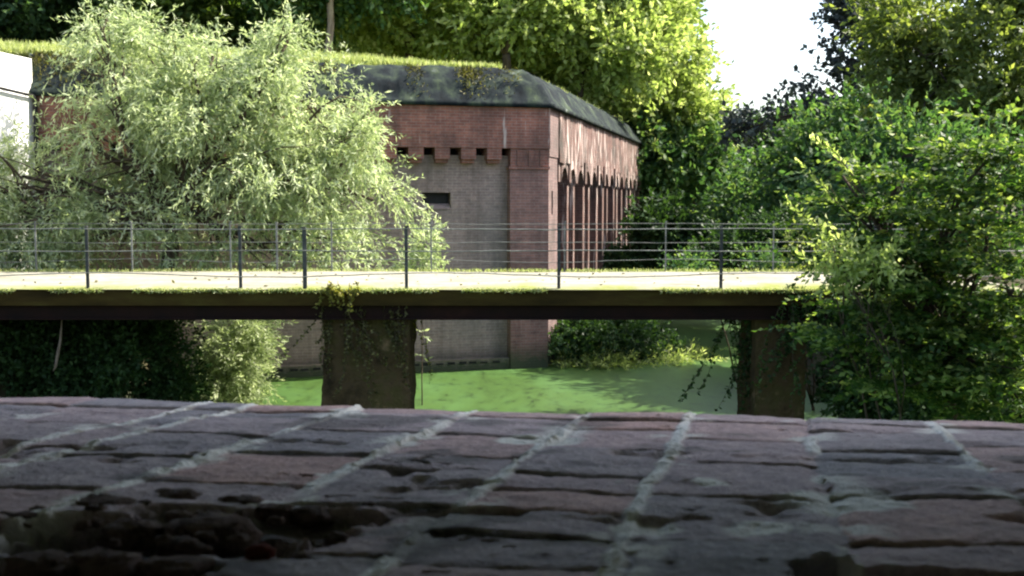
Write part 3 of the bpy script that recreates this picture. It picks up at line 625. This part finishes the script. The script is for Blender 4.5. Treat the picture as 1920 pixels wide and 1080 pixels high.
# near hornbeam on the right, in front of the bridge
nb = [pb(1600, 400, 16, 90, 60), pb(1720, 440, 15.5, 120, 80), pb(1850, 420, 15, 110, 100), pb(1640, 510, 16, 100, 45), pb(1780, 540, 15, 130, 60), pb(1900, 540, 14.5, 90, 80), pb(1650, 620, 15.5, 110, 50), pb(1790, 640, 15, 130, 45), pb(1720, 720, 15, 120, 45), pb(1880, 720, 14.5, 90, 60), pb(1590, 560, 16.3, 70, 40), pb(1850, 300, 15, 80, 60), pb(1580, 330, 16, 50, 50), pb(1700, 330, 16, 60, 50), pb(1730, 500, 15.8, 110, 45), pb(1870, 490, 15.4, 110, 60), pb(1570, 470, 16.2, 60, 35), pb(1860, 640, 15.4, 80, 50)]
base = at(1800, 860, 15.5); base[2] = gz(base[0], base[1]) - .2
tree('hornbeam', 'near hornbeam with layered dark sprays hiding the right end of the bridge', 'tree', base, at(1790, 660, 15.5), nb, M['spray'], M['bark'],
     dens=88, k=10, tl=.55, L=.115, W=.062, droop=.06, gap=.47, layer=.5, gsc=1.6, r0=.09, seed=51, flat=.8, out=.9, spread=.45)
# shoots reaching left out of the hornbeam
for i, (a0, a1, lab) in enumerate((((1600, 330), (1520, 258), 'uppermost pale leafy shoot rising left from the hornbeam'), ((1590, 400), (1495, 300), 'middle pale leafy shoot reaching left from the hornbeam'), ((1570, 430), (1475, 372), 'lowest pale leafy shoot reaching left over the railing'))):
    p0, p1 = at(*a0, 15.8), at(*a1, 15.6); T = thing('leafy_shoot', tuple(p0), lab, 'branch', 'pale shoots reaching left from the hornbeam')
    mb = MB(); pts = limb(mb, p0, p1, .012, .003, 300 + i, sag=.1, k=9, n=5); mb.build('stem', M['bark'], T, uv=False)
    P_ = []; 
    for q in range(60):
        t = q / 59 * 7.9; j = int(t); P_.append(pts[j] + (pts[j + 1] - pts[j]) * (t - j))
    P_ = np.array(P_); d_ = np.random.default_rng(i).normal(size=P_.shape) * .5 + (p1 - p0) * .6
    leaf_mesh('leaves', P_, d_, .10, .05, M['bright'], T, None, i)

# shrubs
def shrub(label, blobs, mat, px, Y, zb_=-.1, **kw):
    NL[0] += 1; x = (px - 960) / F * Y; zb_ = max(-.4, gz(x, Y) - .1); a = dict(dens=70, k=8, tl=.35, L=.12, W=.07, droop=.1, gap=.38, r0=.04, gsc=1.4); a.update(kw)
    f = (x, Y, zb_ + .5)
    return tree('shrub', label, 'shrub', (x, Y, zb_), f, blobs, mat, M['bark'], seed=60 + NL[0], group='shrubs along the moat', trunk_name='stems', crown_name='foliage', **a)
shrub('dark green shrub at the water against the foot of the fort corner', [pb(1080, 640, 30.6, 55, 40, .8), pb(1150, 630, 31, 70, 50, 1.1), pb(1220, 640, 31.5, 55, 40, .9), pb(1130, 600, 31.5, 90, 45, 1)], M['dark'], 1140, 31, -.2)
shrub('low grassy shrub reaching out over the duckweed right of the fort foot', [pb(1120, 682, 30.2, 95, 12, .9), pb(1240, 676, 31.2, 75, 12, 1.2), pb(1310, 668, 32, 40, 7, 1)], M['bright'], 1200, 31, -.3, L=.16, W=.04)
shrub('dark shrub growing beside the fort buttresses behind the railing', [pb(1240, 440, 40, 70, 70, 1.5), pb(1180, 500, 40, 60, 40, 1.3), pb(1290, 480, 40, 80, 60, 1.5), pb(1370, 440, 42, 70, 60, 1.5)], M['dark'], 1260, 41, .3, L=.2, W=.12, dens=45)
shrub('dark shrub on the far bank behind the right railing', [pb(1400, 470, 34, 80, 50, 1.4), pb(1470, 440, 34, 80, 50, 1.4), pb(1350, 490, 35, 70, 30, 1.2)], M['dark'], 1440, 34, 1.5, L=.15, W=.09, dens=50)
shrub('yellowing shrub at the right end of the far railing', [pb(1510, 470, 23.6, 60, 35, .7), pb(1580, 480, 23.4, 60, 40, .7), pb(1530, 440, 23.8, 40, 25, .5)], M['olive'], 1530, 23.7, 2.6, gap=.46, L=.1, W=.05)
shrub('pale green shrub low behind the far railing, left of the yellowing one', [pb(1420, 490, 24.2, 45, 18, .5), pb(1290, 494, 24.4, 50, 12, .4)], M['mid'], 1400, 24.3, 1.8, L=.1, W=.05)
shrub('leafy shrub, sunlight painted into its colour, on the bank where the deck ends at the right', [pb(1640, 490, 14.6, 60, 30, .4), pb(1580, 505, 14.8, 45, 16, .3), pb(1560, 455, 15, 40, 20, .3)], M['bright'], 1690, 14.9, 2.6, gap=.5, L=.1, W=.05)  # added for sunlit branch tips; bright leaf colour carries the sun
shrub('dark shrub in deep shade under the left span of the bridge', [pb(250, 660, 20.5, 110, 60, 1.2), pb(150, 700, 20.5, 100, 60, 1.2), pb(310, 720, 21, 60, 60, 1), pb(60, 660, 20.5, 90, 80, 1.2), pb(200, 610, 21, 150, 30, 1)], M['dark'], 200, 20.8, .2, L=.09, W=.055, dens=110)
shrub('dark bush below the bridge end at the right, behind the hornbeam', [pb(1600, 640, 19.4, 80, 60, .8), pb(1720, 620, 19, 100, 80, .9), pb(1860, 640, 18, 110, 100, .9), pb(1640, 740, 18.6, 90, 50, .8), pb(1800, 760, 17.6, 120, 50, .9)], M['dark'], 1700, 18.8, .6, dens=60)

# ------------------------------------------------------------------ bridge
YN, YF = 18.37, 22.9; ZD = 3.105; XL = -16.0; XR = 8.6
BR = thing('footbridge', (0, YN, 0), 'flat pale-decked bridge on dark mossy piers crossing the duckweed moat', 'bridge')
mb = MB(); nu_, nv_ = 220, 20; P = []
for j in range(nv_):
    for i in range(nu_):
        x = XL + (XR - XL) * i / (nu_ - 1); y = YN + (YF - YN) * j / (nv_ - 1)
        wv = .05 * (float(fbm(np.array([x * .35]), np.array([j * .2]), 12)[0]) - .5)
        y2 = y + (.06 * (float(vnoise2(np.array([x * 1.7]), np.array([0.]), 14)[0]) - .5) if j in (0, nv_ - 1) else 0)
        P.append((x, y2, ZD + wv - (.03 if j in (0, nv_ - 1) else 0)))
fs = [(j * nu_ + i, j * nu_ + i + 1, (j + 1) * nu_ + i + 1, (j + 1) * nu_ + i) for j in range(nv_ - 1) for i in range(nu_ - 1)]
mb.add(P, fs)
mb.build('deck_surface', M['deck'], BR, uv=False)
mb = MB(); mb.box((XL, YN + .04, ZD - .30), (XR, YF - .04, ZD - .055)); mb.build('deck_slab', M['slab'], BR)
for yy in (YN + .12, YN + 1.6, YF - 1.8, YF - .32):
    mb = MB(); mb.box((XL, yy, ZD - .52), (XR, yy + .2, ZD - .302)); mb.box((XL, yy - .06, ZD - .545), (XR, yy + .26, ZD - .522)); mb.build('girder', M['girder'], BR)
def xat(px, Y): return (px - 960) / F * Y / math.cos(PITCH) * 1.0
def pier(pxa, pxb, lab=None):
    xa, xb = xat(pxa, YN + .25), xat(pxb, YN + .25); yb = YN + 1.55; nx, nz = 26, 60; V_ = []; F_ = []
    per = [(xa + (xb - xa) * i / nx, YN + .25) for i in range(nx)] + [(xb, YN + .25 + (yb - YN - .25) * i / nx) for i in range(nx)] + [(xb - (xb - xa) * i / nx, yb) for i in range(nx)] + [(xa, yb - (yb - YN - .25) * i / nx) for i in range(nx)]
    m_ = len(per)
    for j in range(nz + 1):
        z = -.9 + (ZD - .55 + .9) * j / nz
        for i, (x, y) in enumerate(per):
            d = .13 * (float(fbm(np.array([x * 2.4 + y * 2.4]), np.array([z * 2.4]), 33, 5, .6)[0]) - .5); cx, cy = (xa + xb) / 2, (YN + .25 + yb) / 2
            V_.append((x + d * np.sign(x - cx), y + d * np.sign(y - cy), z))
    for j in range(nz):
        for i in range(m_): q = (i + 1) % m_; F_.append((j * m_ + i, j * m_ + q, (j + 1) * m_ + q, (j + 1) * m_ + i))
    mb = MB(); mb.add(V_, F_); return mb.build('pier', M['pier'], BR, smooth=False, uv=False)
pier(603, 766); pier(1418, 1512)
mb = MB(); mb.box((XL, YN + 2.9, -.9), (xat(95, YN + .35), YF - .4, ZD - .56)); mb.build('abutment', M['brick_shaded'], BR)
mb = MB(); mb.box((xat(1700, YN + .4), YN + .4, -.9), (XR, YF - .4, ZD - .56)); mb.build('abutment', M['brick_shaded'], BR)
# moss and grass along the deck edge
rg = np.random.default_rng(9); n = 15000; x = rg.uniform(XL, XR, n); kk = vnoise2(x * 1.1, x * 0, 44) + .5 * vnoise2(x * 5, x * 0, 45) > .55; x = x[kk]; n = len(x)
P = np.stack([x, YN + np.abs(rg.normal(size=n)) * .07 - .02, np.full(n, ZD - .05)], 1); d = rg.normal(size=(n, 3)) * .5 + [0, -.35, .25]
leaf_mesh('edge_moss', P, d, .06, .016, M['grass'], BR, None, 5)
n = 4500; x = rg.uniform(XL, XR, n); P = np.stack([x, YF - np.abs(rg.normal(size=n)) * .1, np.full(n, ZD - .02)], 1); d = rg.normal(size=(n, 3)) * .5 + [0, 0, .6]
leaf_mesh('edge_moss', P, d, .09, .018, M['grass'], BR, None, 6)
rg = np.random.default_rng(19); n = 170; P = np.stack([rg.uniform(XL, XR, n), rg.uniform(YN + .2, YF - .2, n), np.full(n, ZD + .012)], 1); d = rg.normal(size=(n, 3)) * [1, 1, .15]
tag(leaf_mesh('leaf_litter', P, d, .08, .045, M['vine'], BR, None, 7), kind='stuff')
# railings
def railing(Y, posts, rails, mat_r, mat_p, rp, rr, label, extra, seed):
    T = thing('railing', (0, Y, ZD), label, 'railing'); rg = np.random.default_rng(seed)
    top = ZD + 1.0
    for i, px in enumerate(posts):
        x = xat(px, Y); tall = px not in extra
        mb = MB(); lx = rg.uniform(-.02, .02); h = 1.02 if tall else 1.0; wd = rp * (1.0 if tall else 1.3)
        mb.box((x - wd + lx, Y - .008, ZD - .12), (x + wd + lx, Y + .008, ZD + h)); mb.box((x - .006 + lx, Y + .009, ZD - .10), (x + .006 + lx, Y + .045, ZD + h - .01))
        mb.box((x - wd * 1.9 + lx, Y - .02, ZD - .12), (x + wd * 1.9 + lx, Y - .009, ZD - .02))
        mb.box((x - wd * 1.3, Y - .02, ZD + h + .001), (x + wd * 1.3, Y + .05, ZD + h + .02))
        mb.build('post', mat_p, T)
    for zz in rails:
        mb = MB(); xs = np.linspace(XL, XR, 90); amp = .035 if zz < .4 else .008
        mb.tube([(a_, Y - .025, ZD + zz + amp * math.sin(a_ * 1.1 + zz * 9 + seed) + .004 * rg.normal()) for a_ in xs], [rr] * 90, 8); mb.build('rail', mat_r, T, smooth=True, uv=False)
railing(YN + .10, (-130, 163, 453, 570, 763, 1048, 1350, 1640), (.985, .62, .215), M['iron'], M['iron_dark'], .027, .009, 'nearer railing of dark posts and three thin rails along the bridge edge', (570,), 1)
railing(YF - .12, (-110, 70, 248, 435, 520, 622, 810, 1060, 1248, 1448, 1640), (.985, .60, .22), M['iron'], M['iron'], .015, .0062, 'farther railing of pale posts and thin rails on the far side of the deck', (520,), 2)

# vines on the piers
def vines(label, x0, x1, Y, ztop, n, lmin, lmax, seed, kden=26, mat='vine', size=.07):
    rg = np.random.default_rng(seed); T = thing('hanging_vine', ((x0 + x1) / 2, Y, ztop), label, 'vine', 'vines hanging from the bridge piers'); mb = MB(); P = []; D = []
    for i in range(n):
        p = np.array([rg.uniform(x0, x1), Y - abs(rg.normal()) * .05, ztop + rg.uniform(-.05, .1)]); Ln = rg.uniform(lmin, lmax); pts = [p.copy()]; d = np.array([rg.normal() * .16, -.05, -1.])
        for s_ in range(10): d += np.array([rg.normal() * .13, rg.normal() * .04, 0]); pts.append(pts[-1] + d / np.linalg.norm(d) * Ln / 10)
        mb.tube(pts, [.006 - .0004 * q for q in range(11)], 4)
        for q in range(kden):
            t = rg.uniform(0, 9.99); j = int(t); P.append(pts[j] + (pts[j + 1] - pts[j]) * (t - j)); D.append(rg.normal(size=3) + [0, -.5, -.3])
    mb.build('stems', M['bark'], T, uv=False); leaf_mesh('leaves', np.array(P), np.array(D), size, size * .7, M[mat], T, None, seed)
vines('brown vine matted over the face of the left pier', xat(600, YN), xat(760, YN), YN + .20, ZD - .25, 30, .5, 1.8, 5, 60, 'vine', .06)
vines('leafy tuft spilling over the deck edge above the left pier', xat(600, YN), xat(670, YN), YN + .03, ZD + .02, 22, .15, .4, 8, 14, 'yellow', .07)
vines('dark trailing vine on the left flank of the right pier', xat(1368, YN + .6), xat(1412, YN + .6), YN + .7, ZD - .5, 16, 1.2, 2.4, 6, 50, 'dark', .08)
vines('pale thin strands beside the right side of the left pier', xat(768, YN + .9), xat(790, YN + .9), YN + 1.0, ZD - .5, 5, .3, 1.6, 7, 18, 'yellow', .06)
vines('dark ivy covering the right pier and deck edge beside it', xat(1470, YN + .1), xat(1600, YN + .1), YN + .12, ZD - .05, 34, .6, 2.0, 9, 60, 'dark', .08)
# bright bare stick under the bridge on the left
mb = MB(); mb.tube([at(116, 600, 19.0), at(113, 640, 19.0), at(108, 665, 19.0), at(104, 688, 19.0), at(99, 697, 19.05)], [.010, .024, .030, .022, .006], 7)
o = mb.build('bare_branch', M['bark_pale'], uv=False, smooth=True); tag(o, 'pale bare branch catching light in the dark under the left span', 'branch')

# weeds on the coping
rg = np.random.default_rng(25); n = 9000; s_ = rg.uniform(0, 13, n); kk = vnoise2(s_ * 1.4, s_ * 0, 5) + .4 * rg.uniform(0, 1, n) > .85; s_ = s_[kk]; n = len(s_); t_ = rg.uniform(0, 1, n) ** .6
P = CR + AV * s_[:, None] + NV * (.10 - .95 * t_)[:, None]; P[:, 2] = zlip + .05 + (zct - zlip - .05) * np.where(t_ < .4, t_ / .4 * .62 / (zct - zlip), .62 / (zct - zlip) + (t_ - .4) / .6 * (1 - .62 / (zct - zlip)))
P = P[(P[:, 0] < .2)]; n = len(P)
tag(leaf_mesh('moss_tufts', P, rg.normal(size=(n, 3)) * .6 + [0, -.3, .4], .11, .035, M['vine'], None, None, 26), 'dull moss tufts scattered over the dark sloping coping of the fort', 'moss', kind='stuff')
# grass on the turf roof
rg = np.random.default_rng(15); n = 60000; s_ = rg.uniform(-.2, Lf + 5, n); d_ = rg.uniform(0, 1, n) ** 1.6 * 7
rz = zct + .42 * sstep(1.2, 4.0, s_) * sstep(0, 2.2, d_); P = CR + AV * s_[:, None] - NV * (1.3 + d_)[:, None]; P[:, 2] = rz
P = P[(vnoise2(s_ * 1.3, d_ * 2, 5) > .3) & (s_ > 1.0 + .1 * d_)]; n = len(P)
tag(leaf_mesh('roof_grass', P, rg.normal(size=(n, 3)) * .45 + [0, 0, .8], .24, .03, M['grass'], None, None, 16), 'bright sunlit grass growing on the turf roof of the fort', 'grass', kind='stuff')
n = 9000; s_ = rg.uniform(3, 24.5, n); P = np.array([sp(0, 0, 0)]) + BV * s_[:, None] + MV * (-1.2 + rg.uniform(-.8, .3, n))[:, None]; P[:, 2] = zct - .1
tag(leaf_mesh('roof_grass', P, rg.normal(size=(n, 3)) * .6 + [.2, 0, .5], .2, .03, M['grass'], None, None, 17), 'grass hanging over the coping along the receding side of the fort', 'grass', kind='stuff')
